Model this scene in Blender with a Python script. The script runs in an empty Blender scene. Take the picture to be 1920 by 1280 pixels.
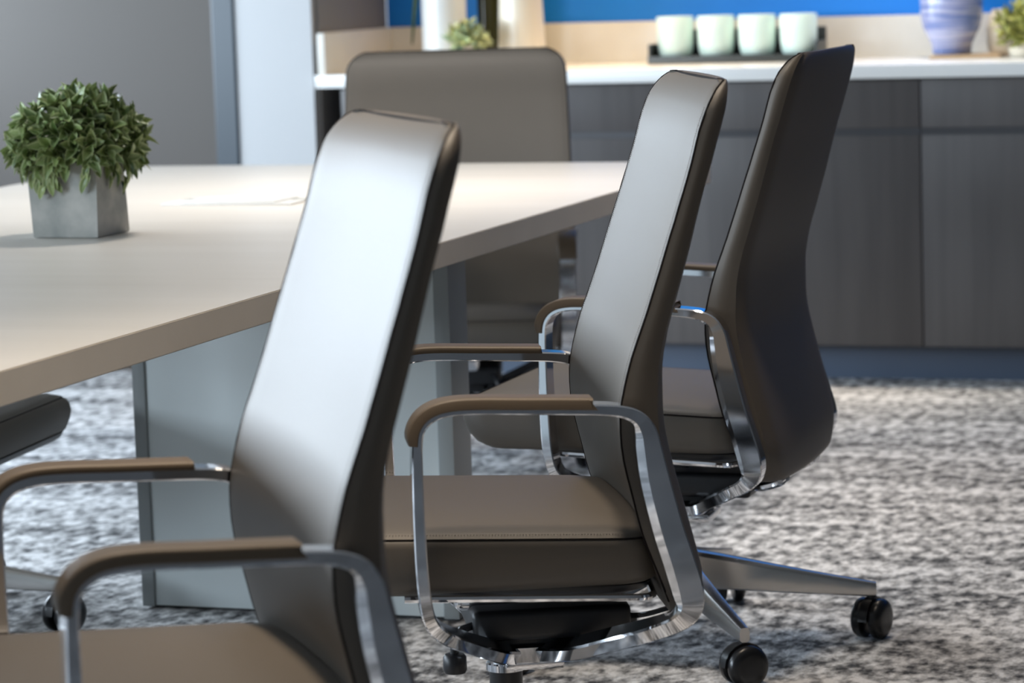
import bpy, bmesh, math, random
from mathutils import Vector, Matrix, noise

random.seed(7)
scene = bpy.context.scene
COL = scene.collection
PI = math.pi

# ------------------------------------------------------------------ materials
def mat(name, color, rough=0.5, metal=0.0, spec=0.5, sheen=0.0, coat=0.0, trans=0.0, ior=None):
    m = bpy.data.materials.new(name); m.use_nodes = True
    b = m.node_tree.nodes['Principled BSDF']
    b.inputs['Base Color'].default_value = (*color, 1)
    b.inputs['Roughness'].default_value = rough
    b.inputs['Metallic'].default_value = metal
    b.inputs['Specular IOR Level'].default_value = spec
    if sheen: b.inputs['Sheen Weight'].default_value = sheen
    if coat: b.inputs['Coat Weight'].default_value = coat; b.inputs['Coat Roughness'].default_value = .15
    if trans: b.inputs['Transmission Weight'].default_value = trans
    if ior: b.inputs['IOR'].default_value = ior
    return m

def N(m, t, **kw):
    n = m.node_tree.nodes.new(t)
    for k, v in kw.items():
        if k in n.inputs: n.inputs[k].default_value = v
        else: setattr(n, k, v)
    return n

def L(m, a, b): m.node_tree.links.new(a, b)

def noise_color(m, c1, c2, scale=(5, 5, 5), detail=4, lo=.35, hi=.65, coord='Object', bump=0, bump_dist=.002, nscale=1.0):
    b = m.node_tree.nodes['Principled BSDF']
    tc = N(m, 'ShaderNodeTexCoord'); mp = N(m, 'ShaderNodeMapping'); mp.inputs['Scale'].default_value = scale
    L(m, tc.outputs[coord], mp.inputs['Vector'])
    n = N(m, 'ShaderNodeTexNoise'); n.inputs['Scale'].default_value = nscale; n.inputs['Detail'].default_value = detail
    L(m, mp.outputs[0], n.inputs['Vector'])
    r = N(m, 'ShaderNodeValToRGB')
    r.color_ramp.elements[0].position = lo; r.color_ramp.elements[0].color = (*c1, 1)
    r.color_ramp.elements[1].position = hi; r.color_ramp.elements[1].color = (*c2, 1)
    L(m, n.outputs['Fac'], r.inputs['Fac']); L(m, r.outputs[0], b.inputs['Base Color'])
    if bump:
        bp = N(m, 'ShaderNodeBump'); bp.inputs['Strength'].default_value = bump; bp.inputs['Distance'].default_value = bump_dist
        L(m, n.outputs['Fac'], bp.inputs['Height']); L(m, bp.outputs[0], b.inputs['Normal'])
    return n, r

M = {}
# leather: taupe with fine pebble grain
M['leather'] = mat('taupe_leather', (.088, .072, .055), .55, spec=.82)
def leather_nodes(m):
    b = m.node_tree.nodes['Principled BSDF']
    tc = N(m, 'ShaderNodeTexCoord')
    v = N(m, 'ShaderNodeTexVoronoi'); v.inputs['Scale'].default_value = 900
    L(m, tc.outputs['Object'], v.inputs['Vector'])
    bp = N(m, 'ShaderNodeBump'); bp.inputs['Strength'].default_value = .10; bp.inputs['Distance'].default_value = .0006
    L(m, v.outputs['Distance'], bp.inputs['Height']); L(m, bp.outputs[0], b.inputs['Normal'])
leather_nodes(M['leather'])
M['pad'] = mat('taupe_soft_plastic', (.120, .088, .058), .5)
M['piping'] = mat('dark_piping', (.012, .009, .009), .9, spec=.15)
M['thread'] = mat('pale_thread', (.16, .14, .12), .7)
M['chrome'] = mat('polished_chrome', (.74, .75, .78), .07, metal=1)
M['alu'] = mat('polished_aluminium', (.62, .60, .58), .24, metal=1)
M['black'] = mat('black_plastic', (.010, .010, .012), .38)
M['blacktyre'] = mat('black_nylon', (.006, .006, .007), .30)
M['table'] = mat('pale_maple_laminate', (.66, .59, .50), .36, spec=.45)
noise_color(M['table'], (.64, .595, .53), (.70, .655, .59), (1.0, 9, 9), 4, .25, .75, bump=0)
M['grey_lam'] = mat('grey_laminate', (.27, .29, .29), .42)
M['white_lam'] = mat('satin_white_laminate', (.66, .71, .71), .30, spec=.5)
M['plinth'] = mat('black_plinth', (.01, .01, .01), .6)
M['concrete'] = mat('concrete', (.3, .3, .29), .85, spec=.3)
noise_color(M['concrete'], (.33, .34, .32), (.54, .53, .49), (16, 16, 16), 8, .36, .66, bump=.25, bump_dist=.0012)
M['soil'] = mat('brown_moss', (.03, .03, .012), .95)
M['cab'] = mat('charcoal_wood_laminate', (.07, .065, .065), .45)
noise_color(M['cab'], (.072, .066, .066), (.088, .081, .080), (9, 9, .5), 5, .35, .65, nscale=3)
M['cabbody'] = mat('cabinet_carcass', (.02, .02, .021), .6)
M['counter'] = mat('white_quartz', (.78, .78, .76), .25)
M['splash'] = mat('cream_backsplash', (.74, .70, .63), .35)
noise_color(M['splash'], (.70, .66, .58), (.78, .75, .69), (6, 6, 6), 3, .3, .7)
M['kick'] = mat('blue_grey_vinyl_base', (.085, .115, .17), .4)
M['blue'] = mat('cobalt_wall_paint', (.000, .20, .70), .55)
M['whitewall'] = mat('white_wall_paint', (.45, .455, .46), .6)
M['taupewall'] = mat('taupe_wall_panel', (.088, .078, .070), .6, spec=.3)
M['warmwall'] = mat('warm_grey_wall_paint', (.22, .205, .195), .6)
M['roomwall'] = mat('room_wall_paint', (.07, .068, .066), .75)
M['nearwall'] = mat('pale_wall_paint', (.55, .55, .54), .8)
M['ceil'] = mat('ceiling_tile_white', (.35, .34, .33), .85)
M['bluetrim'] = mat('blue_grey_metal_trim', (.038, .050, .062), .4, metal=.1)
M['brownbase'] = mat('dark_brown_wood_base', (.055, .038, .026), .5)
M['winframe'] = mat('dark_aluminium_frame', (.05, .05, .055), .4)
M['whitecer'] = mat('white_glazed_ceramic', (.80, .80, .77), .25)
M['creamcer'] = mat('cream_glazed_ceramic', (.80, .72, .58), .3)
M['olive'] = mat('dark_olive_glass', (.030, .032, .006), .18)
M['tray'] = mat('charcoal_tray', (.035, .042, .042), .4)
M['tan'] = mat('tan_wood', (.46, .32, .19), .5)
M['frost'] = mat('mint_frosted_glass', (.74, .90, .82), .28, spec=.5)
M['frostin'] = mat('white_wax', (.86, .90, .84), .5)
M['paper'] = mat('white_lid_plastic', (.66, .655, .63), .45)
M['lidgrey'] = mat('grey_brush_strip', (.42, .42, .39), .7)
# ribbed blue vase
M['bluevase'] = mat('blue_striped_glaze', (.2, .25, .55), .18, coat=.3)
def vase_nodes(m):
    b = m.node_tree.nodes['Principled BSDF']
    tc = N(m, 'ShaderNodeTexCoord'); mp = N(m, 'ShaderNodeMapping'); mp.inputs['Scale'].default_value = (3, 3, 60)
    mp.inputs['Rotation'].default_value = (.05, .04, 0)
    L(m, tc.outputs['Object'], mp.inputs['Vector'])
    n = N(m, 'ShaderNodeTexNoise'); n.inputs['Scale'].default_value = 1.6; n.inputs['Detail'].default_value = 3
    L(m, mp.outputs[0], n.inputs['Vector'])
    r = N(m, 'ShaderNodeValToRGB')
    r.color_ramp.elements[0].position = .38; r.color_ramp.elements[0].color = (.14, .20, .46, 1)
    r.color_ramp.elements[1].position = .62; r.color_ramp.elements[1].color = (.50, .50, .66, 1)
    L(m, n.outputs['Fac'], r.inputs['Fac']); L(m, r.outputs[0], b.inputs['Base Color'])
    bp = N(m, 'ShaderNodeBump'); bp.inputs['Strength'].default_value = .4; bp.inputs['Distance'].default_value = .003
    L(m, n.outputs['Fac'], bp.inputs['Height']); L(m, bp.outputs[0], b.inputs['Normal'])
vase_nodes(M['bluevase'])

# carpet : heathered grey loop pile with streaky bands
def carpet():
    m = mat('heather_carpet', (.2, .2, .2), .95, spec=.15)
    b = m.node_tree.nodes['Principled BSDF']
    tc = N(m, 'ShaderNodeTexCoord')
    def nz(scale, rot, detail, rough=.55):
        mp = N(m, 'ShaderNodeMapping'); mp.inputs['Scale'].default_value = scale; mp.inputs['Rotation'].default_value = (0, 0, rot)
        L(m, tc.outputs['Object'], mp.inputs['Vector'])
        n = N(m, 'ShaderNodeTexNoise'); n.inputs['Scale'].default_value = 1; n.inputs['Detail'].default_value = detail
        n.inputs['Roughness'].default_value = rough
        L(m, mp.outputs[0], n.inputs['Vector']); return n
    a = nz((34, 20, 1), .06, 3, .55)        # speckle
    f = nz((90, 55, 1), .2, 2)           # fine loops
    s = nz((.8, 6.5, 1), 0, 3, .6)        # streaks lying across the room
    def mul(x, k):
        q = N(m, 'ShaderNodeMath', operation='MULTIPLY'); L(m, x, q.inputs[0]); q.inputs[1].default_value = k; return q.outputs[0]
    def add(x, y):
        q = N(m, 'ShaderNodeMath', operation='ADD'); L(m, x, q.inputs[0]); L(m, y, q.inputs[1]); return q.outputs[0]
    t = add(add(mul(a.outputs['Fac'], .62), mul(f.outputs['Fac'], .20)), mul(s.outputs['Fac'], .36))
    r = N(m, 'ShaderNodeValToRGB')
    e = r.color_ramp.elements
    e[0].position = .48; e[0].color = (.060, .060, .064, 1)
    e[1].position = .69; e[1].color = (.74, .73, .73, 1)
    k = e.new(.57); k.color = (.30, .297, .297, 1)
    L(m, t, r.inputs['Fac']); L(m, r.outputs[0], b.inputs['Base Color'])
    bp = N(m, 'ShaderNodeBump'); bp.inputs['Strength'].default_value = .6; bp.inputs['Distance'].default_value = .004
    L(m, f.outputs['Fac'], bp.inputs['Height']); L(m, bp.outputs[0], b.inputs['Normal'])
    return m
M['carpet'] = carpet()

def leaf_mat(name, dark, mid, edge, rough=.42):
    m = mat(name, mid, rough, spec=.5)
    b = m.node_tree.nodes['Principled BSDF']
    uv = N(m, 'ShaderNodeUVMap'); uv.uv_map = 'leaf'
    sp = N(m, 'ShaderNodeSeparateXYZ'); L(m, uv.outputs[0], sp.inputs[0])
    uv2 = N(m, 'ShaderNodeUVMap'); uv2.uv_map = 'tint'
    sp2 = N(m, 'ShaderNodeSeparateXYZ'); L(m, uv2.outputs[0], sp2.inputs[0])
    ramp = N(m, 'ShaderNodeValToRGB')
    ramp.color_ramp.elements[0].position = 0; ramp.color_ramp.elements[0].color = (*dark, 1)
    ramp.color_ramp.elements[1].position = 1; ramp.color_ramp.elements[1].color = (*mid, 1)
    L(m, sp2.outputs[0], ramp.inputs['Fac'])
    er = N(m, 'ShaderNodeValToRGB')
    er.color_ramp.elements[0].position = .62; er.color_ramp.elements[0].color = (0, 0, 0, 1)
    er.color_ramp.elements[1].position = 1; er.color_ramp.elements[1].color = (1, 1, 1, 1)
    L(m, sp.outputs[0], er.inputs['Fac'])
    mx = N(m, 'ShaderNodeMix', data_type='RGBA')
    L(m, er.outputs[0], mx.inputs['Factor']); L(m, ramp.outputs[0], mx.inputs['A']); mx.inputs['B'].default_value = (*edge, 1)
    L(m, mx.outputs['Result'], b.inputs['Base Color'])
    return m
M['leaf'] = leaf_mat('green_leaf', (.065, .115, .030), (.27, .34, .12), (.50, .56, .30), .34)
M['leafy'] = leaf_mat('yellow_green_leaf', (.10, .14, .01), (.50, .48, .10), (.62, .60, .25))
M['leafp'] = leaf_mat('pale_succulent_leaf', (.16, .24, .14), (.52, .58, .24), (.66, .68, .42))
M['leafd'] = leaf_mat('dark_strap_leaf', (.02, .05, .01), (.06, .12, .03), (.08, .14, .04))

# ------------------------------------------------------------------ mesh helpers
def obj(name, bm, m, parent=None, smooth=True, angle=40, loc=None, rz=None):
    me = bpy.data.meshes.new(name)
    bmesh.ops.recalc_face_normals(bm, faces=bm.faces)
    bm.to_mesh(me); bm.free()
    for mm in (m if isinstance(m, (list, tuple)) else [m]): me.materials.append(mm)
    if smooth:
        for p in me.polygons: p.use_smooth = True
        me.set_sharp_from_angle(angle=math.radians(angle))
    o = bpy.data.objects.new(name, me); COL.objects.link(o)
    if parent: o.parent = parent
    if loc is not None: o.location = loc
    if rz is not None: o.rotation_euler = (0, 0, rz)
    return o

def thing(name, label, cat, loc=(0, 0, 0), rz=0, group=None):
    o = bpy.data.objects.new(name, None); COL.objects.link(o)
    o.empty_display_size = .1
    o.location = loc; o.rotation_euler = (0, 0, rz); o['label'] = label; o['category'] = cat
    if group: o['group'] = group
    return o

def tag(o, label, cat, group=None):
    o['label'] = label; o['category'] = cat
    if group: o['group'] = group
    return o

def structure(o, label=None):
    o['kind'] = 'structure'
    if label: o['label'] = label
    return o

def box(bm, x0, x1, y0, y1, z0, z1, bevel=0, seg=2):
    r = bmesh.ops.create_cube(bm, size=1)
    vs = r['verts']
    for v in vs:
        v.co = Vector(((x0 + x1) / 2 + v.co.x * (x1 - x0), (y0 + y1) / 2 + v.co.y * (y1 - y0), (z0 + z1) / 2 + v.co.z * (z1 - z0)))
    if bevel:
        es = list({e for v in vs for e in v.link_edges})
        bmesh.ops.bevel(bm, geom=es, offset=bevel, segments=seg, affect='EDGES', profile=.6)
    return bm

def B(*a, **k): return box(bmesh.new(), *a, **k)

def loft(bm, rings, closed_ring=True, caps=True):
    """rings: list of lists of Vectors of the same length"""
    vr = [[bm.verts.new(p) for p in ring] for ring in rings]
    n = len(vr[0])
    for i in range(len(vr) - 1):
        for j in range(n if closed_ring else n - 1):
            k = (j + 1) % n
            try: bm.faces.new((vr[i][j], vr[i][k], vr[i + 1][k], vr[i + 1][j]))
            except ValueError: pass
    if caps:
        bm.faces.new(vr[0]); bm.faces.new(list(reversed(vr[-1])))
    return vr

def lathe(profile, seg=48, cx=0, cy=0):
    bm = bmesh.new()
    rings = [[Vector((cx + r * math.cos(2 * PI * j / seg), cy + r * math.sin(2 * PI * j / seg), z)) for j in range(seg)] for r, z in profile]
    loft(bm, rings)
    return bm

def smooth_path(pts, sub=6, closed=False):
    """Catmull-Rom through Vectors (any dimension list)"""
    out = []
    n = len(pts)
    rng = n if closed else n - 1
    for i in range(rng):
        p0 = pts[(i - 1) % n] if closed or i > 0 else pts[0]
        p1 = pts[i]; p2 = pts[(i + 1) % n]
        p3 = pts[(i + 2) % n] if closed or i + 2 < n else pts[-1]
        for s in range(sub):
            t = s / sub
            out.append([.5 * ((2 * b) + (-a + c) * t + (2 * a - 5 * b + 4 * c - d) * t * t + (-a + 3 * b - 3 * c + d) * t ** 3)
                        for a, b, c, d in zip(p0, p1, p2, p3)])
    if not closed: out.append(list(pts[-1]))
    return out

def tube(bm, pts, r, seg=8, closed=False):
    P = [Vector(p) for p in pts]; n = len(P)
    rings = []
    up = None
    for i in range(n):
        a = P[(i - 1) % n] if closed or i > 0 else P[0]
        b = P[(i + 1) % n] if closed or i < n - 1 else P[-1]
        t = (b - a).normalized()
        if up is None:
            up = Vector((0, 0, 1)) if abs(t.z) < .9 else Vector((1, 0, 0))
        s = t.cross(up).normalized(); up = s.cross(t).normalized()
        rr = r[i] if isinstance(r, (list, tuple)) else r
        rings.append([P[i] + (s * math.cos(2 * PI * j / seg) + up * math.sin(2 * PI * j / seg)) * rr for j in range(seg)])
    if closed: rings.append(rings[0]); loft(bm, rings, caps=False); bmesh.ops.remove_doubles(bm, verts=bm.verts, dist=1e-6)
    else: loft(bm, rings)

def rrect(hx, hy, r, n=6):
    """rounded rectangle outline (2D) centred at the origin"""
    out = []
    for cx, cy, a0 in ((hx - r, hy - r, 0), (-hx + r, hy - r, PI / 2), (-hx + r, -hy + r, PI), (hx - r, -hy + r, 1.5 * PI)):
        for k in range(n + 1):
            a = a0 + k / n * PI / 2
            out.append((cx + r * math.cos(a), cy + r * math.sin(a)))
    return out

def interp(tab, x):
    if x <= tab[0][0]: return tab[0][1]
    for (a, fa), (b, fb) in zip(tab, tab[1:]):
        if x <= b:
            t = (x - a) / (b - a); t = t * t * (3 - 2 * t) * .35 + t * .65
            return fa + (fb - fa) * t
    return tab[-1][1]

# ------------------------------------------------------------------ the chair (u = forward, v = sideways, z = up)
FRONT = [(.325, -.213), (.40, -.184), (.456, -.163), (.506, -.151), (.56, -.139), (.60, -.1355), (.64, -.138), (.70, -.1535), (.76, -.176), (.84, -.203), (.91, -.2265), (.96, -.2425), (1.0, -.2535), (1.03, -.2655), (1.050, -.2785), (1.060, -.289), (1.066, -.299)]
REAR = [(.325, -.250), (.388, -.252), (.418, -.246), (.485, -.229), (.544, -.214), (.60, -.203), (.65, -.2015), (.69, -.203), (.733, -.2115), (.776, -.2245), (.847, -.2455), (.911, -.263), (.96, -.2785), (1.02, -.2965), (1.045, -.303), (1.066, -.307)]
WID = [(.325, .236), (.42, .250), (.55, .2545), (.70, .253), (.90, .249), (1.0, .246), (1.066, .243)]
def smooth_tab(tab):
    pts = smooth_path([list(p) for p in tab], 5)
    return pts
FRONT, REAR, WID = smooth_tab(FRONT), smooth_tab(REAR), smooth_tab(WID)

def outline_w(z, zt=1.066, zb=.332, rt=.052, rb=.065):
    w = interp(WID, z)
    if z > zt - rt: d = zt - z; w -= rt - math.sqrt(max(0, rt * rt - (rt - d) ** 2))
    if z < zb + rb: d = z - zb; w -= rb - math.sqrt(max(0, rb * rb - (rb - d) ** 2))
    return w

def backrest_mesh():
    bm = bmesh.new()
    zt, zb = 1.066, .332
    zs = [zb, zb + .002, zb + .006, zb + .012, zb + .02, zb + .03, zb + .042]
    k = 40
    for i in range(1, k): zs.append(zb + .05 + (zt - .045 - zb - .05) * i / k)
    zs += [zt - .04, zt - .030, zt - .021, zt - .014, zt - .008, zt - .004, zt - .0015, zt - .0003]
    rings = []
    nf = 20
    for z in zs:
        w = outline_w(z)
        F, R = interp(FRONT, z), interp(REAR, z)
        th = F - R
        d = min(zt - z, z - zb)
        rr = .014                                     # rounding over the top and bottom
        sh = 0
        if d < rr: sh = rr - math.sqrt(max(0, rr * rr - (rr - d) ** 2))
        top = z > .9
        Fz = F - (0 if top else sh * .35); Rz = R + sh * (.25 if top else .95)
        if Fz - Rz < .005: Fz = Rz + .005
        ring = []
        dish = .020 * min(1, max(0, (z - .36) / .1)) * (1 - .75 * max(0, (z - .75) / .316))
        rearbulge = .010
        # front: v from +w to -w
        for j in range(nf + 1):
            t = 1 - 2 * j / nf
            t = math.copysign(abs(t) ** .8, t)
            e = .0022 * max(0, (abs(t) - .95) / .05) ** 2
            ring.append(Vector((Fz - dish * (1 - t * t) - e, w * t, z)))
        # far side and rear with round edge
        for s in (-1,):
            for a in (.02, .22, .45, .65, .82):
                ring.append(Vector((Fz - .0035 - (Fz - Rz - .0035) * a, s * (w + .0035 * math.sin(PI * min(1, a * 1.3)) - .012 * max(0, a - .4)), z)))
        for j in range(nf + 1):
            t = -1 + 2 * j / nf
            t = math.copysign(abs(t) ** .8, t)
            e = .012 * max(0, (abs(t) - .86) / .14) ** 2
            ring.append(Vector((Rz - rearbulge * (1 - t * t) + e, (w - .006) * t, z)))
        for a in (.82, .65, .45, .22, .02):
            ring.append(Vector((Fz - .0035 - (Fz - Rz - .0035) * a, (w + .0035 * math.sin(PI * min(1, a * 1.3)) - .012 * max(0, a - .4)), z)))
        rings.append(ring)
    loft(bm, rings)
    return bm

def seam_points(inset=.0015):
    """path round the front edge of the backrest, bottom-right up, over and down"""
    pts = []
    zt = 1.066
    zl = [.36 + .02 * i for i in range(34)] + [1.035, 1.042, 1.049, 1.055, 1.06, 1.0630, 1.0642]
    side = []
    for z in zl:
        w = outline_w(z)
        F = interp(FRONT, z); d = zt - z
        side.append((F - .0028, w + .0012 - inset, z))
    top = [(side[-1][0], side[-1][1] * (1 - k / 6), side[-1][2] - .0002) for k in range(1, 12)]
    pts = side + top + [(a, -b, c) for a, b, c in reversed(side)]
    return pts

def piping_mesh():
    bm = bmesh.new(); tube(bm, seam_points(), .0015, 6); return bm

def stitch_mesh(side):
    bm = bmesh.new()
    zt = 1.066
    for s in (side,):
        for i in range(150):
            z = .62 + .0028 * i
            if z > 1.03: break
            w = outline_w(z) - .012
            F = interp(FRONT, z)
            x = F - .0012
            tube(bm, [(x, s * w, z), (x - .0004, s * w, z + .0016)], .00055, 4)
    return bm

def seat_mesh():
    bm = bmesh.new()
    # levels : (z, inset sideways/rear, inset front)
    lv = [(.386, .030, .060), (.388, .016, .042), (.394, .007, .026), (.404, .002, .012), (.418, 0, .003), (.432, 0, 0), (.446, .0005, .003),
          (.4545, .0025, .009), (.4575, .0055, .014), (.4580, .0075, .018), (.4615, .0105, .024), (.4655, .020, .036), (.4695, .040, .060), (.4735, .075, .100), (.476, .120, .145), (.4765, .17, .2)]
    u0, u1, hv = -.192, .322, .250
    rings = []
    for z, i, f in lv:
        a, b = u0 + i * .8, u1 - f
        hx = (b - a) / 2; cx = (a + b) / 2; hy = hv - i
        r = max(.012, .055 - i * .3)
        r = min(r, hx * .9, hy * .9)
        ring = []
        for x, y in rrect(hx, hy, r, 7):
            X = cx + x
            t = (y / hv)
            wv = X
            if X < -.10: wv = X - .018 * (1 - t * t) * min(1, (-.10 - X) / .06)
            ring.append(Vector((wv, y, z + .046 * (X + .02) * min(1, (z - .386) / .03))))
        rings.append(ring)
    loft(bm, rings)
    return bm

def seat_outline(z, off, tilt=.046):
    pts = []
    for x, y in rrect(.257 + off, .250 + off, .055, 7):
        X = .065 + x; t = y / .25
        if X < -.10: X -= .018 * (1 - t * t) * min(1, (-.10 - X) / .06)
        pts.append((X, y, z + tilt * (X + .02)))
    return pts

def seat_piping_mesh():
    bm = bmesh.new()
    pts = []
    for x, y in rrect((.322 - .0165 + .192 - .0055) / 2, .250 - .0055, .053, 8):
        X = (.322 - .0165 - .192 + .0045) / 2 + x; t = y / .25
        if X < -.10: X -= .018 * (1 - t * t) * min(1, (-.10 - X) / .06)
        pts.append((X, y, .4580 + .046 * (X + .02)))
    tube(bm, pts, .0016, 6, closed=True); return bm

def seat_stitch_mesh(side):
    bm = bmesh.new()
    for s in (side,):
        for i in range(95):
            u = -.14 + .0042 * i
            if u > .25: break
            z = .4638 + .046 * (u + .02)
            tube(bm, [(u, s * .2385, z), (u + .0024, s * .2385, z + .0001)], .0006, 4)
    return bm

# frame path : (u, v, z, half thickness in the loop plane, half width sideways, chamfer)
FP = [(-.050, .050, .2600, .011, .020, .003), (-.085, .110, .2740, .0105, .020, .003), (-.130, .180, .3000, .0105, .020, .003), (-.180, .250, .3280, .011, .0195, .003),
      (-.207, .271, .3430, .012, .018, .003), (-.221, .276, .3600, .0165, .017, .005), (-.2195, .2765, .385, .021, .017, .009), (-.207, .277, .430, .0208, .017, .010), (-.1945, .277, .472, .0204, .017, .010),
      (-.1795, .277, .535, .0195, .017, .010), (-.1715, .277, .580, .0170, .017, .010), (-.1680, .277, .603, .0145, .017, .008), (-.1590, .277, .622, .0105, .017, .004), (-.1400, .277, .6325, .0085, .018, .003),
      (-.110, .277, .6375, .0074, .019, .002), (-.060, .277, .6405, .0072, .020, .002), (.000, .277, .6435, .0070, .020, .002), (.060, .277, .6465, .0070, .020, .002),
      (.095, .277, .6455, .0070, .020, .002), (.118, .277, .6390, .0070, .020, .002), (.132, .277, .6265, .0070, .020, .002), (.1385, .277, .607, .0070, .020, .002),
      (.1400, .277, .560, .0074, .020, .002), (.1400, .277, .500, .0080, .020, .002), (.1385, .277, .430, .0085, .020, .002), (.1345, .276, .385, .0088, .020, .002), (.1270, .272, .358, .0092, .020, .002),
      (.110, .256, .3385, .0095, .020, .002), (.075, .200, .3120, .0095, .020, .002), (.030, .120, .2800, .010, .020, .003), (.000, .050, .2600, .011, .020, .003)]

def sweep_frame(side):
    bm = bmesh.new()
    P = smooth_path([list(p) for p in FP], 4)
    rings = []
    n = len(P)
    for i, p in enumerate(P):
        a = Vector(P[max(0, i - 1)][:3]); b = Vector(P[min(n - 1, i + 1)][:3])
        t = (b - a).normalized()
        Ld = Vector((0, 1, 0)); Ld = (Ld - t * Ld.dot(t)).normalized()
        Nd = t.cross(Ld).normalized()                 # points inward of the loop or outward consistently
        h, w, c = p[3], p[4], p[5]
        c2 = min(.002, h * .4)
        o = Vector(p[:3])
        # inward side is towards the loop centre (0,v,.5)
        if Nd.dot(Vector((-.01, o.y, .5)) - o) < 0: Nd = -Nd
        cs = [(h - c, w), (h, w - c * .9), (h, -w + c2), (h - c2, -w), (-h + c2, -w), (-h, -w + c2), (-h, w - c2), (-h + c2, w)]
        ring = [o + Nd * x + Ld * y for x, y in cs]
        if side < 0: ring = [Vector((q.x, -q.y, q.z)) for q in ring]
        rings.append(ring)
    loft(bm, rings)
    return bm

def sweep_pad(side):
    bm = bmesh.new()
    P = smooth_path([list(p) for p in FP], 6)
    sel = []
    for p in P:
        if p[2] > .598 and p[0] > -.106 and not (p[0] < -.1 and p[2] < .63): sel.append(p)
    rings = []
    n = len(sel)
    for i, p in enumerate(sel):
        a = Vector(sel[max(0, i - 1)][:3]); b = Vector(sel[min(n - 1, i + 1)][:3])
        t = (b - a).normalized()
        Ld = Vector((0, 1, 0))
        Nd = t.cross(Ld).normalized()
        o = Vector(p[:3])
        if Nd.dot(Vector((-.01, o.y, .5)) - o) > 0: Nd = -Nd
        h = p[3]
        end = min(1, (n - 1 - i) / 3 + .55)
        lo, hi, w = h - .0075, h + .0085 * end, .0232
        li = h - .0015
        cs = [(lo, w - .002), (lo + .0015, w), (hi - .003, w), (hi - .0008, w - .0022), (hi, w - .005), (hi, -w + .005), (hi - .0008, -w + .0022), (hi - .003, -w), (li + .001, -w), (li, -w + .001)]
        sh = t * 0
        ring = []
        for x, y in cs:
            q = o + Nd * x + Ld * y
            if i == 0: q -= t * (x - lo) * -.9            # slanted rear end
            ring.append(q)
        if side < 0: ring = [Vector((q.x, -q.y, q.z)) for q in ring]
        rings.append(ring)
    loft(bm, rings)
    return bm

def ring_cyl(bm, prof, seg=32):
    rings = [[Vector((r * math.cos(2 * PI * j / seg), r * math.sin(2 * PI * j / seg), z)) for j in range(seg)] for r, z in prof]
    loft(bm, rings)

def leg_mesh():
    bm = bmesh.new()
    rings = []
    for x, wt, zt, zbm in ((.030, .020, .172, .104), (.09, .0175, .160, .098), (.18, .0145, .140, .090), (.27, .012, .121, .083), (.345, .0100, .106, .078), (.364, .0092, .102, .077)):
        c = .003
        rings.append([Vector((x, a, b)) for a, b in ((wt * .55, zt), (wt * .75, zt - .001), (wt, zt - .008), (wt * .9, zbm + c), (wt * .9 - c, zbm), (-wt * .9 + c, zbm), (-wt * .9, zbm + c), (-wt, zt - .008), (-wt * .75, zt - .001), (-wt * .55, zt))])
    loft(bm, rings)
    return bm

def caster_mesh(swivel):
    bm = bmesh.new()
    # twin wheels, axle along local y, hood and stem
    R = .0365
    for s in (1, -1):
        prof = [(.006, .008), (R - .004, .008), (R - .001, .010), (R, .014), (R, .021), (R - .003, .026), (R - .010, .0295), (R * .55, .031), (.004, .031)]
        seg = 36
        rings = []
        for r, y in prof:
            rings.append([Vector((r * math.cos(2 * PI * j / seg), s * y, R + r * math.sin(2 * PI * j / seg))) for j in range(seg)])
        loft(bm, rings)
    # hood
    rings = []
    for k in range(9):
        a = math.radians(20 + k * 20)
        c, sn = math.cos(a), math.sin(a)
        ro, ri = R + .0035, R - .006
        rings.append([Vector((c * ro, -.0085, R + sn * ro)), Vector((c * ro, .0085, R + sn * ro)), Vector((c * ri, .0085, R + sn * ri)), Vector((c * ri, -.0085, R + sn * ri))])
    loft(bm, rings)
    bmesh.ops.create_cone(bm, cap_ends=True, segments=16, radius1=.008, radius2=.008, depth=.022, matrix=Matrix.Translation((0, 0, .0760)))
    bmesh.ops.rotate(bm, verts=bm.verts, cent=(0, 0, 0), matrix=Matrix.Rotation(swivel, 3, 'Z'))
    return bm

CH_LABELS = {}
def part_map(root): return {c.name.split('.')[0]: c for c in root.children}

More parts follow.
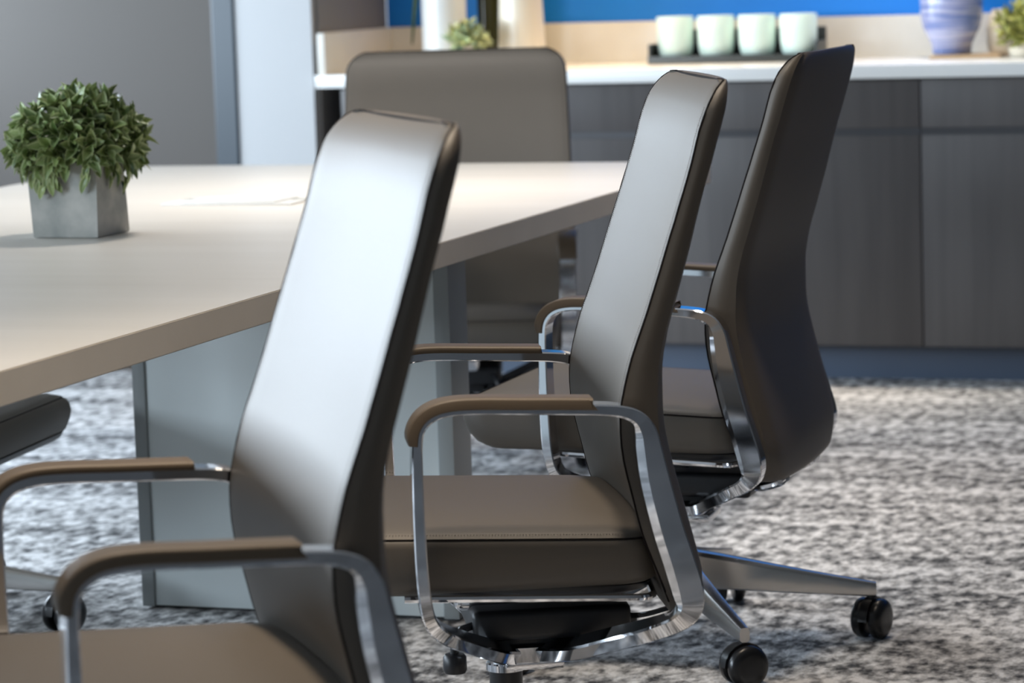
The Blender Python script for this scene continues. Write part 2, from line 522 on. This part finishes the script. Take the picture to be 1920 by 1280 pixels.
def make_chair():
    t = thing('conference_chair', 'x', 'chair')
    seat = obj('seat', seat_mesh(), M['leather'], t, angle=60)
    obj('piping', seat_piping_mesh(), M['piping'], seat); [obj('stitching', seat_stitch_mesh(q), M['thread'], seat, smooth=False) for q in (1, -1)]
    pan = bmesh.new()
    rings = []
    for z, o in ((.374, -.045), (.3765, -.030), (.383, -.018), (.392, -.014)):
        rings.append([Vector(p) for p in seat_outline(z, o)])
    loft(pan, rings)
    obj('seat_pan', pan, M['black'], t, angle=60)
    rim = bmesh.new()
    cl = []
    for p in seat_outline(.3775, -.004):
        if p[0] < .19: cl.append(p)
    # outline starts at the front right corner: reorder into one open run round the rear
    cl = sorted([p for p in cl if p[1] > .15 and p[0] > -.15], key=lambda p: -p[0]) + [p for p in cl if p[0] <= -.15 or abs(p[1]) <= .15] + sorted([p for p in cl if p[1] < -.15 and p[0] > -.15], key=lambda p: p[0])
    z0 = .3775
    side = [(.16 - .02 * k, .2455, z0 + .046 * (.18 - .02 * k)) for k in range(17)]
    rear = [(-.172, .240, z0 - .007), (-.182, .225, z0 - .007), (-.19, .12, z0 - .007), (-.192, 0, z0 - .007)]
    run = side + rear + [(a, -b, c) for a, b, c in reversed(rear[:-1])] + [(a, -b, c) for a, b, c in reversed(side)]
    tube(rim, run, .0052, 8)
    obj('seat_rim', rim, M['chrome'], t)
    back = obj('backrest', backrest_mesh(), M['leather'], t, angle=50)
    obj('piping', piping_mesh(), M['piping'], back); [obj('stitching', stitch_mesh(q), M['thread'], back, smooth=False) for q in (1, -1)]
    # bright strip closing the underside of the backrest, with its two brackets
    tr = bmesh.new()
    tube(tr, [(-.240, s * .01, .331) for s in (-16, -12, -6, 0, 6, 12, 16)], .0050, 8)
    for s in (1, -1):
        tube(tr, smooth_path([(-.240, s * .12, .330), (-.225, s * .10, .318), (-.185, s * .08, .305), (-.15, s * .06, .305)], 4), .008, 8)
    obj('back_bracket', tr, M['chrome'], t)
    for s in (1, -1):
        f = obj('arm_frame', sweep_frame(s), M['chrome'], t, angle=35)
        obj('arm_pad', sweep_pad(s), M['pad'], f, angle=50)
    hub = bmesh.new()
    rings = []
    for z, o in ((.2445, -.006), (.2475, 0), (.268, 0), (.2725, -.005)):
        rings.append([Vector((x - .026, y, z)) for x, y in rrect(.046 + o, .068 + o, .018, 5)])
    loft(hub, rings)
    box(hub, -.080, .004, -.045, .045, .2305, .2450, .003)
    obj('spider_hub', hub, M['chrome'], t)
    mech = bmesh.new()
    box(mech, -.170, .055, -.100, .100, .286, .330, .010, 3)
    box(mech, -.10, .03, -.06, .06, .262, .290, .006)
    obj('tilt_mechanism', mech, M['black'], t)
    pb_ = bmesh.new()
    box(pb_, -.045, .075, -.050, .050, .322, .378, .010, 3)
    box(pb_, .06, .15, -.15, .15, .362, .377, .003)
    obj('pivot_bracket', pb_, M['chrome'], t)
    kn = bmesh.new()
    ring_cyl(kn, [(.006, .282), (.006, .268), (.0135, .267), (.0165, .263), (.0170, .245), (.0150, .2405), (.003, .240)], 20)
    bmesh.ops.translate(kn, verts=kn.verts, vec=(.082, .10, .006))
    tube(kn, [(.082, .10, .285), (.070, .09, .305), (.045, .08, .31)], .006, 8)
    obj('tension_knob', kn, M['black'], t)
    col = bmesh.new()
    ring_cyl(col, [(.018, .10), (.024, .115), (.024, .233), (.018, .236), (.018, .262)], 32)
    obj('gas_cylinder', col, M['blacktyre'], t)
    cr = bmesh.new()
    ring_cyl(cr, [(.0255, .222), (.0285, .224), (.0285, .2335), (.0265, .2355)], 32)
    obj('collar', cr, M['chrome'], t)
    hb = bmesh.new()
    ring_cyl(hb, [(.030, .098), (.040, .102), (.043, .112), (.043, .150), (.040, .168), (.034, .178), (.027, .181)], 40)
    obj('base_hub', hb, M['alu'], t)
    lm = None
    for k in range(5):
        a = 2 * PI * k / 5
        lg = obj('leg', leg_mesh(), M['alu'], t, angle=30, rz=a)
        cs = obj('caster', caster_mesh(random.uniform(0, PI)), M['blacktyre'], lg, loc=(.3555, 0, 0))
    return t

def copy_tree(o, parent=None):
    c = o.copy(); COL.objects.link(c); c.parent = parent
    for ch in list(o.children): copy_tree(ch, c)
    return c

proto = make_chair()
PSI = .3237855607
def place(root, x, y, heading, base, label, lift=0, sy=1):
    root.location = (x, y, 0); root.rotation_euler = (0, 0, heading)
    root['label'] = label; root['group'] = 'conference chairs round the table'
    root.scale = (1, sy, 1)
    k = 0
    for c in root.children:
        n = c.name.split('.')[0]
        if n == 'leg':
            c.rotation_euler = (0, 0, base - heading + 2 * PI * k / 5); k += 1
        elif n not in ('base_hub', 'gas_cylinder'):
            c.location.z = lift
    return root

chair_list = []
def heading(a): return PI - (a - PSI)
C = [  # x, y, heading, base star angle, label, lift, width factor
 (-1.3552, 3.9642, heading(-.1104), math.radians(92.5) + PSI, 'taupe leather conference chair in sharp focus, middle of the row of three backs', 0, 1),
 (-1.4029, 2.9261, heading(-.2993), 1.1, 'nearest taupe leather conference chair, large and blurred, in front of the grey table base', 0, 1),
 (-1.4165, 5.0978, heading(.3298), -.038 + PSI, 'taupe leather conference chair showing its dark rear panel, next to the grey cabinets', 0, 1),
 (-2.464, 6.93, -PI / 2 + .29, math.radians(62), 'broad taupe leather conference chair at the far end of the pale table, facing the camera', -.090, 1),
 (-2.925, 4.895, .10, .20, 'conference chair mostly hidden under the pale table, only its seat edge and one wheel showing', -.05, 1),
]
for i, (x, y, h, b, lab, lift, sy) in enumerate(C):
    r = proto if i == 0 else copy_tree(proto)
    chair_list.append(r)
for r, (x, y, h, b, lab, lift, sy) in zip(chair_list, C): place(r, x, y, h, b, lab, lift, sy)
for c in chair_list[3].children:            # the head chair has a wider, taller back
    if c.name.startswith('backrest'): c.scale = (1, 1.14, 1.08); c.location.z = -.137

# ------------------------------------------------------------------ table
tb = thing('conference_table', 'long conference table with pale maple top on white and grey panel base', 'table', (-2.45, 4.3, 0))
def tbl(name, bm, m, **k):
    bmesh.ops.translate(bm, verts=bm.verts, vec=(2.45, -4.3, 0)); return obj(name, bm, m, tb, **k)
bm = bmesh.new()
left = [(-3.05, 1.7), (-3.05, 5.3), (-3.10, 5.6), (-3.24, 5.9), (-3.365, 6.15), (-3.385, 6.35), (-3.385, 6.88)]
arc = [(-3.385 + .09 * (1 - math.cos(a)), 6.88 + .09 * math.sin(a)) for a in (.4, .8, 1.2, PI / 2)]
out = [(-1.795, 1.7), (-1.795, 6.86)] + [(-1.895 + .1 * math.cos(a), 6.865 + .1 * math.sin(a)) for a in (.3, .6, .9, 1.2, PI / 2)] + [p for p in reversed(arc)] + [p for p in reversed(left)]
vb = [bm.verts.new((x, y, .6945)) for x, y in out]; f = bm.faces.new(vb)
ex = bmesh.ops.extrude_face_region(bm, geom=[f])
for v in ex['geom']:
    if isinstance(v, bmesh.types.BMVert): v.co.z = .74
bmesh.ops.bevel(bm, geom=[e for e in bm.edges if abs(e.verts[0].co.z - e.verts[1].co.z) < 1e-5], offset=.0015, segments=2, affect='EDGES')
tbl('tabletop', bm, M['table'])
for Y in (5.185, 2.5):
    w = B(-2.493, -1.893, Y + .006, Y + .094, .006, .6945, bevel=.0015); tbl('base_panel', w, M['white_lam'])
    tbl('side_panel', B(-2.519, -2.4935, Y, Y + .10, .004, .6945, bevel=.001), M['grey_lam'])
    tbl('side_panel', B(-1.8925, -1.862, Y, Y + .10, .004, .6945, bevel=.001), M['grey_lam'])
    tbl('plinth', B(-2.50, -1.88, Y + .02, Y + .08, 0, .007), M['plinth'])

# cable access box let into the table
pb = thing('cable_access_box', 'flat white cable access lid set into the pale table behind the potted plant', 'cable box', (-2.565, 5.85, .74))
obj('frame', box(bmesh.new(), -.150, .150, -.085, .085, 0, .0035, .0012), M['paper'], pb)
obj('lid', box(bmesh.new(), -.105, .105, -.068, .068, .003, .0065, .001), M['paper'], pb)
for s in (1, -1):
    obj('brush_strip', box(bmesh.new(), s * .128 - .015, s * .128 + .015, .01, .055, .003, .0048, 0), M['lidgrey'], pb)

# ------------------------------------------------------------------ leaf helpers
def add_leaf(bm, uvl, tl, base, d, up, length, width, cup=.25, curl=.3, tint=.5, nu=5):
    d = d.normalized(); s = d.cross(up)
    if s.length < 1e-4: s = d.cross(Vector((1, .3, 0)))
    s.normalize(); nrm = s.cross(d).normalized()
    rows = []
    for i in range(nu + 1):
        t = i / nu
        w = width * .5 * (math.sin(PI * min(1, t ** .80)) ** .80 if 0 < t < 1 else 0) + (.0006 if t < 1 else 0)
        c = base + d * (length * t) - nrm * (length * curl * t * t)
        row = []
        for k in (-1, -.5, 0, .5, 1):
            row.append((bm.verts.new(c + s * (w * k) + nrm * (abs(k) ** 1.5 * w * cup * 2)), abs(k), t))
        rows.append(row)
    for a, b in zip(rows, rows[1:]):
        for j in range(4):
            q = [a[j], a[j + 1], b[j + 1], b[j]]
            f = bm.faces.new([x[0] for x in q]); f.smooth = True
            for lp, x in zip(f.loops, q):
                lp[uvl].uv = (x[1], x[2]); lp[tl].uv = (tint, 0)

def leaf_bm():
    bm = bmesh.new(); return bm, bm.loops.layers.uv.new('leaf'), bm.loops.layers.uv.new('tint')

def obj_raw(name, bm, m, parent=None):
    me = bpy.data.meshes.new(name); bm.to_mesh(me); bm.free(); me.materials.append(m)
    o = bpy.data.objects.new(name, me); COL.objects.link(o)
    if parent: o.parent = parent
    return o

# potted boxwood on the table
pl = thing('potted_plant', 'round leafy green artificial plant in a square concrete pot on the pale table', 'potted plant', (-2.576, 5.118, .74), -.02)
bm = bmesh.new()
h = .142
def sq(hw, z, ch):
    # corner order: the far right corner is cut off by a facet that narrows downwards
    return [Vector(p) for p in ((-hw, -hw, z), (hw, -hw, z), (hw, hw - ch, z), (hw - ch, hw, z), (-hw, hw, z))]
rings = [sq(.0665, .001, .004), sq(.068, 0.004, .004), sq(.0735, h - .003, .035), sq(.0725, h, .035), sq(.062, h, .03), sq(.060, h - .02, .03)]
loft(bm, rings)
obj('pot', bm, M['concrete'], pl, angle=25)
bm = bmesh.new(); box(bm, -.058, .058, -.058, .058, h - .045, h - .012); obj('soil', bm, M['soil'], pl)
bm = bmesh.new()
for k in range(26):
    a = random.uniform(0, 2 * PI); e = random.uniform(.1, 1.4)
    d = Vector((math.cos(a) * math.cos(e), math.sin(a) * math.cos(e), math.sin(e)))
    tube(bm, smooth_path([(d.x * .01, d.y * .01, h - .02), (d.x * .05, d.y * .05, h + .02 + d.z * .03), (d.x * .095, d.y * .095, h + .035 + d.z * .07)], 3), .0016, 5)
obj('stems', bm, M['leafd'] if False else M['soil'], pl)
bm, ul, tl = leaf_bm()
cen = Vector((0, 0, h + .030))
ga = PI * (3 - math.sqrt(5))
nros = 120
for i in range(nros):
    zz = 1 - (i + .5) / nros * 1.52
    rr = math.sqrt(max(0, 1 - zz * zz)); a = i * ga + random.uniform(-.2, .2)
    d = Vector((rr * math.cos(a), rr * math.sin(a), zz))
    d = (d + Vector([random.uniform(-.1, .1) for _ in range(3)])).normalized()
    rad = random.uniform(.80, 1.0)
    p = cen + Vector((d.x * .112 * rad, d.y * .112 * rad, d.z * (.088 if d.z > 0 else .078) * rad))
    if p.z < h + .004 and max(abs(p.x), abs(p.y)) < .075: p.z = h + .004
    t1 = d.orthogonal().normalized(); t2 = d.cross(t1)
    tint0 = random.random()
    droop = Vector((0, 0, -.35)) if d.z < -.1 else Vector((0, 0, .05))
    n = random.choice((5, 6, 6, 7))
    ph = random.uniform(0, 6)
    for k in range(n):
        b = ph + 2 * PI * k / n
        sp = random.uniform(.55, 1.05) if k else .15
        dd = (d + (t1 * math.cos(b) + t2 * math.sin(b)) * sp + droop * random.uniform(.3, 1)).normalized()
        add_leaf(bm, ul, tl, p + dd * .002, dd, d + Vector((0, 0, .2)), random.uniform(.032, .048), random.uniform(.016, .0225), cup=random.uniform(.15, .4), curl=random.uniform(-.05, .35),
                 tint=max(0, min(1, tint0 * .6 + random.uniform(-.1, .45))))
# inner leaves that close the crown
for i in range(230):
    a = random.uniform(0, 2 * PI); zz = random.uniform(-.5, 1); rr = math.sqrt(1 - zz * zz)
    d = Vector((rr * math.cos(a), rr * math.sin(a), zz))
    p = cen + Vector((d.x * .075, d.y * .075, d.z * .062 + .004)) * random.uniform(.6, 1)
    if p.z < h + .002: p.z = h + .002
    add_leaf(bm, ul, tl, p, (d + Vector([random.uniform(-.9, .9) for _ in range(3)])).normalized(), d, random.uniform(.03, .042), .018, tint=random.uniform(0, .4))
# few drooping sprays over the pot rim
for x, y, L_ in ((-.045, -.075, .055), (-.02, -.078, .07), (.055, -.074, .045), (.078, .03, .07), (.08, -.02, .04), (-.01, -.08, .05)):
    for k in range(5):
        q = Vector((x + random.uniform(-.012, .012), y - .004 + random.uniform(-.004, 0), h - .0 - L_ * k / 5 * .7))
        dd = Vector((random.uniform(-.6, .6), -.25 if y < -.06 else random.uniform(-.2, .2), -1))
        if x > .07: dd.x = abs(dd.x)
        add_leaf(bm, ul, tl, q, dd, Vector((0, -1, .2)) if y < -.06 else Vector((1, 0, .2)), random.uniform(.026, .036), .015, tint=random.random())
fo = obj_raw('foliage', bm, M['leaf'], pl)

# ------------------------------------------------------------------ cabinets and counter
YF = 8.384
SEAMS = [-3.336, -3.112, -2.342, -1.572, -.802, -.032, .738, 1.508, 2.278]
for k in range(8):
    x0, x1 = SEAMS[k], SEAMS[k + 1]
    labs = ['narrow grey wood-grain base cabinet at the end nearest the white column', 'grey wood-grain base cabinet just beside the far chair, behind the middle chair back',
            'grey wood-grain base cabinet below the tray of mint jars', 'grey wood-grain base cabinet below the blue striped vase and bushy plant']
    labs += ['grey wood-grain base cabinet of the same run, beyond the bushy plant'] * 4  # added out of view so the blue wall reflects less
    cb = thing('base_cabinet', labs[k], 'cabinet', ((x0 + x1) / 2, YF + .3, 0), group='base cabinets under the white counter')
    hw = (x1 - x0) / 2
    obj('body', box(bmesh.new(), -hw, hw, -.28, .29, .10, .868), M['cabbody'], cb)
    g = .0022
    d = obj('drawer', box(bmesh.new(), -hw + g, hw - g, -.300, -.280, .7300, .866, .001), M['cab'], cb)
    d2 = obj('door', box(bmesh.new(), -hw + g, hw - g, -.300, -.280, .104, .7090, .001), M['cab'], cb)
    # finger channel between drawer and door
    obj('pull_channel', box(bmesh.new(), -hw + .001, hw - .001, -.293, -.2795, .7088, .7302), M['winframe'], cb)
co = thing('countertop', 'long white quartz countertop along the blue wall', 'countertop', (-1.4, 8.68, .868), 0)
bm = B(-2.004, 3.4, -.325, .288, .004, .042, bevel=.002); obj('slab', bm, M['counter'], co)
obj('backsplash', B(-2.004, 3.4, .276, .296, .0425, .168, bevel=.001), M['splash'], co)
obj('side_splash', B(-2.004, -1.980, -.300, .275, .0425, .168, bevel=.001), M['splash'], co)

# ------------------------------------------------------------------ things on the counter
ZC = .9105
tr = thing('jar_tray', 'dark shallow tray with a low back rail holding four mint jars on the white counter', 'tray', (-2.207, 8.80, ZC))
bm = bmesh.new()
box(bm, -.262, .262, -.062, .074, 0, .010, .002)
box(bm, -.262, .262, .062, .072, .008, .100, .002)
box(bm, -.262, -.254, -.060, .062, .008, .060, .002); box(bm, .254, .262, -.060, .062, .008, .060, .002)
box(bm, -.262, .262, -.068, -.0605, .0, .024, .002)
obj('tray_body', bm, M['tray'], tr)
jl = ['mint frosted glass jar at the end of the dark tray nearest the far chair', 'mint frosted glass jar, second in the dark tray counted from the far chair',
      'mint frosted glass jar, second in the dark tray counted from the blue striped vase', 'mint frosted glass jar at the end of the dark tray nearest the blue striped vase']
jar0 = None
for k in range(4):
    x = -2.207 - .1915 + k * .1277
    if k == 0:
        j = thing('frosted_jar', '', 'jar', (x, 8.800, ZC + .0105))
        prof = [(.020, 0), (.034, .002), (.0445, .009), (.0515, .022), (.0550, .045), (.0562, .085), (.0565, .128), (.0555, .1305), (.0520, .1305), (.0515, .127), (.0505, .110), (.004, .109)]
        obj('glass', lathe(prof, 40), M['frost'], j)
        w = obj('wax', lathe([(.003, .1092), (.0500, .1096), (.0500, .112), (.004, .1115)], 32), M['frostin'], j)
        jar0 = j
    else: j = copy_tree(jar0); j.location = (x, 8.800, ZC + .0105)
    j['label'] = jl[k]; j['category'] = 'jar'; j['group'] = 'mint jars in the dark tray'

def vase(name, prof, m, label, cat, loc, part='body', seg=56, group=None):
    t = obj(name, lathe(prof, seg), m, None, loc=loc); tag(t, label, cat, group); return t

tag(obj('serving_board', box(bmesh.new(), -.105, .105, -.09, .09, 0, .010, .003), M['tan'], None, loc=(-1.50, 8.80, ZC)), 'thin tan wooden board under the blue striped vase and bushy plant', 'board')  # flat tan strip between the vase and the countertop
vase('striped_vase', [(.040, 0), (.056, .002), (.058, .010), (.060, .030), (.070, .052), (.084, .080), (.0915, .115), (.093, .160), (.0915, .215), (.080, .28), (.060, .335), (.052, .360), (.056, .385), (.050, .385), (.047, .360), (.052, .33), (.01, .30)],
     M['bluevase'], 'blue and lilac striped ribbed vase on the white counter', 'vase', (-1.553, 8.80, ZC + .0104))
vase('cream_jar', [(.02, 0), (.034, .002), (.040, .02), (.042, .07), (.036, .110), (.026, .120), (.024, .128), (.003, .129)], M['creamcer'], 'small cream ceramic jar between the blue striped vase and the bushy plant', 'jar', (-1.420, 8.865, ZC + .0104))  # cream jar added in place of a warm glow on the backsplash
vase('cylinder_vase', [(.05, 0), (.067, .002), (.068, .03), (.0685, .2), (.069, .46), (.067, .47), (.063, .47), (.062, .44), (.004, .43)], M['whitecer'], 'tall straight white cylinder vase behind the far chair, nearest the wing wall', 'vase', (-3.072, 8.60, ZC))
vase('cylinder_vase', [(.052, 0), (.072, .002), (.073, .03), (.070, .10), (.0655, .22), (.066, .46), (.064, .47), (.060, .47), (.059, .44), (.004, .43)], M['creamcer'], 'tall cream vase flaring at its foot, beside the pale succulent', 'vase', (-2.825, 8.60, ZC))
vase('dark_bottle', [(.02, 0), (.036, .002), (.038, .02), (.038, .25), (.030, .29), (.013, .32), (.012, .38), (.014, .385), (.003, .386)], M['olive'], 'dark olive glass bottle standing behind the two tall vases', 'bottle', (-3.000, 8.82, ZC))
vase('dark_bottle', [(.02, 0), (.034, .002), (.036, .02), (.036, .22), (.028, .26), (.012, .29), (.011, .36), (.013, .365), (.003, .366)], M['leafd'], 'dark green ribbed bottle behind the cream vase', 'bottle', (-2.905, 8.84, ZC))

def bush(name, label, cat, loc, leaf, potm, potprof, cen, rad, n, ll, lw, seed, lift=0):
    random.seed(seed)
    t = thing(name, label, cat, loc)
    obj('pot', lathe(potprof, 32), potm, t)
    bm, ul, tl = leaf_bm()
    for i in range(n):
        zz = 1 - (i + .5) / n * 1.6
        rr = math.sqrt(max(0, 1 - zz * zz)); a = i * ga
        d = Vector((rr * math.cos(a), rr * math.sin(a), zz))
        s = random.uniform(.45, 1)
        p = Vector(cen) + Vector((d.x * rad[0] * s, d.y * rad[0] * s, d.z * rad[1] * s))
        for k in range(3):
            dd = (d + Vector([random.uniform(-.7, .7) for _ in range(3)]) + Vector((0, 0, .3))).normalized()
            add_leaf(bm, ul, tl, p, dd, d, random.uniform(.7, 1.2) * ll, random.uniform(.8, 1.2) * lw, tint=random.random(), nu=4)
    obj_raw('foliage', bm, leaf, t)
    return t
bush('bushy_plant', 'bushy yellow-green plant in a low cream pot, beside the blue striped vase', 'potted plant', (-1.325, 8.74, ZC), M['leafy'], M['creamcer'],
     [(.03, 0), (.045, .002), (.050, .015), (.052, .030), (.048, .030), (.046, .025), (.003, .024)], (0, 0, .080), (.075, .080), 140, .034, .013, 3)
bush('pale_succulent', 'small pale yellow-green succulent between the two tall white vases', 'potted plant', (-2.948, 8.47, ZC), M['leafp'], M['whitecer'],
     [(.03, 0), (.038, .002), (.042, .03), (.044, .06), (.040, .06), (.038, .05), (.003, .049)], (0, 0, .092), (.050, .045), 60, .036, .016, 5)
# strap leaves hanging from the tall white vase
random.seed(11)
bm, ul, tl = leaf_bm()
def strap(base, d0, length, w, sag):
    P = []
    n = 10
    for i in range(n + 1):
        t = i / n
        P.append(Vector(base) + Vector(d0) * length * t + Vector((0, 0, -sag * t * t)))
    rows = []
    for i, p in enumerate(P):
        tng = (P[min(n, i + 1)] - P[max(0, i - 1)]).normalized()
        s = tng.cross(Vector((.1, 1, .1))).normalized(); ww = w * (math.sin(PI * min(.98, .12 + .86 * i / n)) ** .6)
        rows.append([bm.verts.new(p - s * ww), bm.verts.new(p + Vector((0, -.002, 0))), bm.verts.new(p + s * ww)])
    for a, b in zip(rows, rows[1:]):
        for j in (0, 1):
            f = bm.faces.new((a[j], a[j + 1], b[j + 1], b[j])); f.smooth = True
            for lp in f.loops: lp[ul].uv = (.2, .5); lp[tl].uv = (random.random(), 0)
for b, d, l_, w, sg in (((0, 0, .0), (-.35, .1, .75), .34, .012, .62), ((0, 0, 0), (.35, .2, .8), .36, .014, .40), ((0, 0, 0), (-.1, .2, 1), .35, .013, .15), ((0, .01, 0), (.15, -.1, 1), .33, .012, .2)):
    strap(b, d, l_, w, sg)
sl = obj_raw('strap_leaves', bm, M['leafd']); sl.location = (-3.072, 8.60, ZC + .445)
tag(sl, 'long dark green strap leaves arching out of the tall straight white vase', 'leaves')
sm = sl.modifiers.new('thick', 'SOLIDIFY'); sm.thickness = .0012
bm, ul, tl = leaf_bm()
for b, d, l_, w, sg in (((0, 0, .0), (-.42, 0, .35), .26, .016, .24), ((0, 0, 0), (.35, .2, .8), .30, .014, .30), ((0, 0, 0), (-.1, .2, 1), .30, .013, .1)):
    strap(b, d, l_, w, sg)
sl = obj_raw('strap_leaves', bm, M['leafd']); sl.location = (-1.553, 8.80, ZC + .380)
tag(sl, 'green strap leaves drooping beside the blue striped vase', 'leaves')
sm = sl.modifiers.new('thick', 'SOLIDIFY'); sm.thickness = .0012

# ------------------------------------------------------------------ room shell
XL, XR, YB, YN, H = -5.30, 3.6, 8.98, -3.4, 2.75
def S(name, bm, m, label=None, **k): return structure(obj(name, bm, m, None, smooth=False, **k), label)
S('floor', B(XL - .3, XR + .3, YN - .3, YB + .3, -.06, 0), M['carpet'], 'heathered grey loop pile carpet with pale and dark streaks')
S('ceiling', B(XL - .3, XR + .3, YN - .3, YB + .3, H, H + .06), M['ceil'])
S('wall_back', B(-3.40, XR, YB, YB + .1, 0, H), M['blue'], 'cobalt blue painted wall above the counter')
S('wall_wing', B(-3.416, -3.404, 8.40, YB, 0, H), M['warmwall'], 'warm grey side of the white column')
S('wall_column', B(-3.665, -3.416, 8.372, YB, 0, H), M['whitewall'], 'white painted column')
S('trim_1', B(-3.742, -3.668, 8.365, 8.50, 0, H, bevel=.004), M['bluetrim'], 'blue-grey metal upright beside the white column')
S('wall_far', B(XL, -3.742, 8.40, 8.50, 0, H), M['taupewall'], 'taupe satin wall panel behind the potted plant')
S('baseboard_far', B(XL, -3.742, 8.385, 8.3995, 0, .09), M['brownbase'], 'dark brown baseboard')
S('baseboard_back', B(-3.404, XR, 8.450, 8.462, 0, .0995), M['kick'], 'blue-grey vinyl toe kick under the cabinets')
S('wall_right', B(XR, XR + .1, YN, YB, 0, H), M['roomwall'])
S('wall_near', B(XL, XR, YN - .1, YN, 0, H), M['nearwall'])
# unseen window wall: bays, sill and head shaped for the low daylight
WY = [(-.5, 1.1), (1.25, 2.85), (3.0, 4.60), (4.75, 6.35), (6.50, 8.10)]
SILL, HEAD = .86, 1.62
S('wall_left', box(box(box(box(bmesh.new(), XL - .1, XL, YN, WY[0][0], 0, H), XL - .1, XL, WY[-1][1], YB, 0, H), XL - .1, XL, WY[0][0], WY[-1][1], HEAD, H), XL - .1, XL, WY[0][0], WY[-1][1], 0, SILL), M['roomwall'])
for i, (a, b) in enumerate(WY):
    bm = bmesh.new()
    for q in ((a - .075, a, SILL, HEAD), (b, b + .075, SILL, HEAD), (a, b, SILL, SILL + .05), (a, b, HEAD - .05, HEAD)):
        box(bm, XL - .09, XL - .01, q[0], q[1], q[2], q[3])
    S('window_%d' % (i + 1), bm, M['winframe'], 'dark framed window above a low sill')
    ld = bpy.data.lights.new('daylight', 'AREA'); ld.shape = 'RECTANGLE'; ld.size = b - a; ld.size_y = HEAD - SILL - .06
    ld.energy = 108 * (b - a) / 1.6; ld.color = (.74, .87, 1.0)
    lo = bpy.data.objects.new('daylight_%d' % (i + 1), ld); COL.objects.link(lo)
    lo.location = (XL - .13, (a + b) / 2, (SILL + HEAD) / 2)
    lo.rotation_euler = (PI / 2, 0, -PI / 2)      # faces +x

def area(name, x, y, z, size, e, color, rot=(0, 0, 0), shape='DISK', sy=None):
    ld = bpy.data.lights.new(name, 'AREA'); ld.shape = shape; ld.size = size; ld.energy = e; ld.color = color
    if sy: ld.size_y = sy
    lo = bpy.data.objects.new(name, ld); COL.objects.link(lo); lo.location = (x, y, z); lo.rotation_euler = rot
    return lo
WARM = (1.0, .83, .64)
for k, (x, y, e, sp) in enumerate(((-1.25, 4.35, 5, 70), (-1.25, 6.4, 4, 70), (-2.35, 6.05, 15, 85), (.9, 3.9, 8, 75), (-1.35, 3.1, 6, 60))):  # unseen overhead lights; third placed to brighten the far chair, fourth the table edge
    area('ceiling_lamp_%d' % k, x, y, H - .01, .30, e, (1.0, .93, .85) if k == 2 else WARM).data.spread = math.radians(sp)
area('counter_lamp', -2.62, 8.55, H - .01, .12, 7, (1.0, .70, .38)).data.spread = math.radians(60)
area('counter_lamp', -1.5, 8.5, H - .01, .16, 9, (1.0, .92, .80)).data.spread = math.radians(80)

w = bpy.data.worlds.new('World'); scene.world = w; w.use_nodes = True
w.node_tree.nodes['Background'].inputs[0].default_value = (.75, .86, 1, 1)
w.node_tree.nodes['Background'].inputs[1].default_value = .6

# ------------------------------------------------------------------ camera
f, pitch, roll, CH = 5581.445284, .12661542, .03125645, 1.23078309
R_ = Vector((math.cos(PSI), math.sin(PSI), 0))
fw = Vector((-math.sin(PSI), math.cos(PSI), 0))
F_ = (fw * math.cos(pitch) + Vector((0, 0, -math.sin(pitch)))).normalized()
U_ = R_.cross(F_).normalized()
c_, s_ = math.cos(roll), math.sin(roll)
right = R_ * c_ - U_ * s_
up = U_ * c_ + R_ * s_
mw = Matrix((( right.x, up.x, -F_.x, 0), (right.y, up.y, -F_.y, 0), (right.z, up.z, -F_.z, CH), (0, 0, 0, 1)))
cd = bpy.data.cameras.new('camera'); cam = bpy.data.objects.new('camera', cd); COL.objects.link(cam)
cam.matrix_world = mw
cd.sensor_width = 36; cd.lens = f / 1920 * 36; cd.clip_start = .05
cd.dof.use_dof = True; cd.dof.focus_distance = 4.5; cd.dof.aperture_fstop = 5.8
scene.camera = cam
scene.view_settings.view_transform = 'Standard'; scene.view_settings.look = 'None'
scene.view_settings.gamma = 1; scene.view_settings.exposure = 0
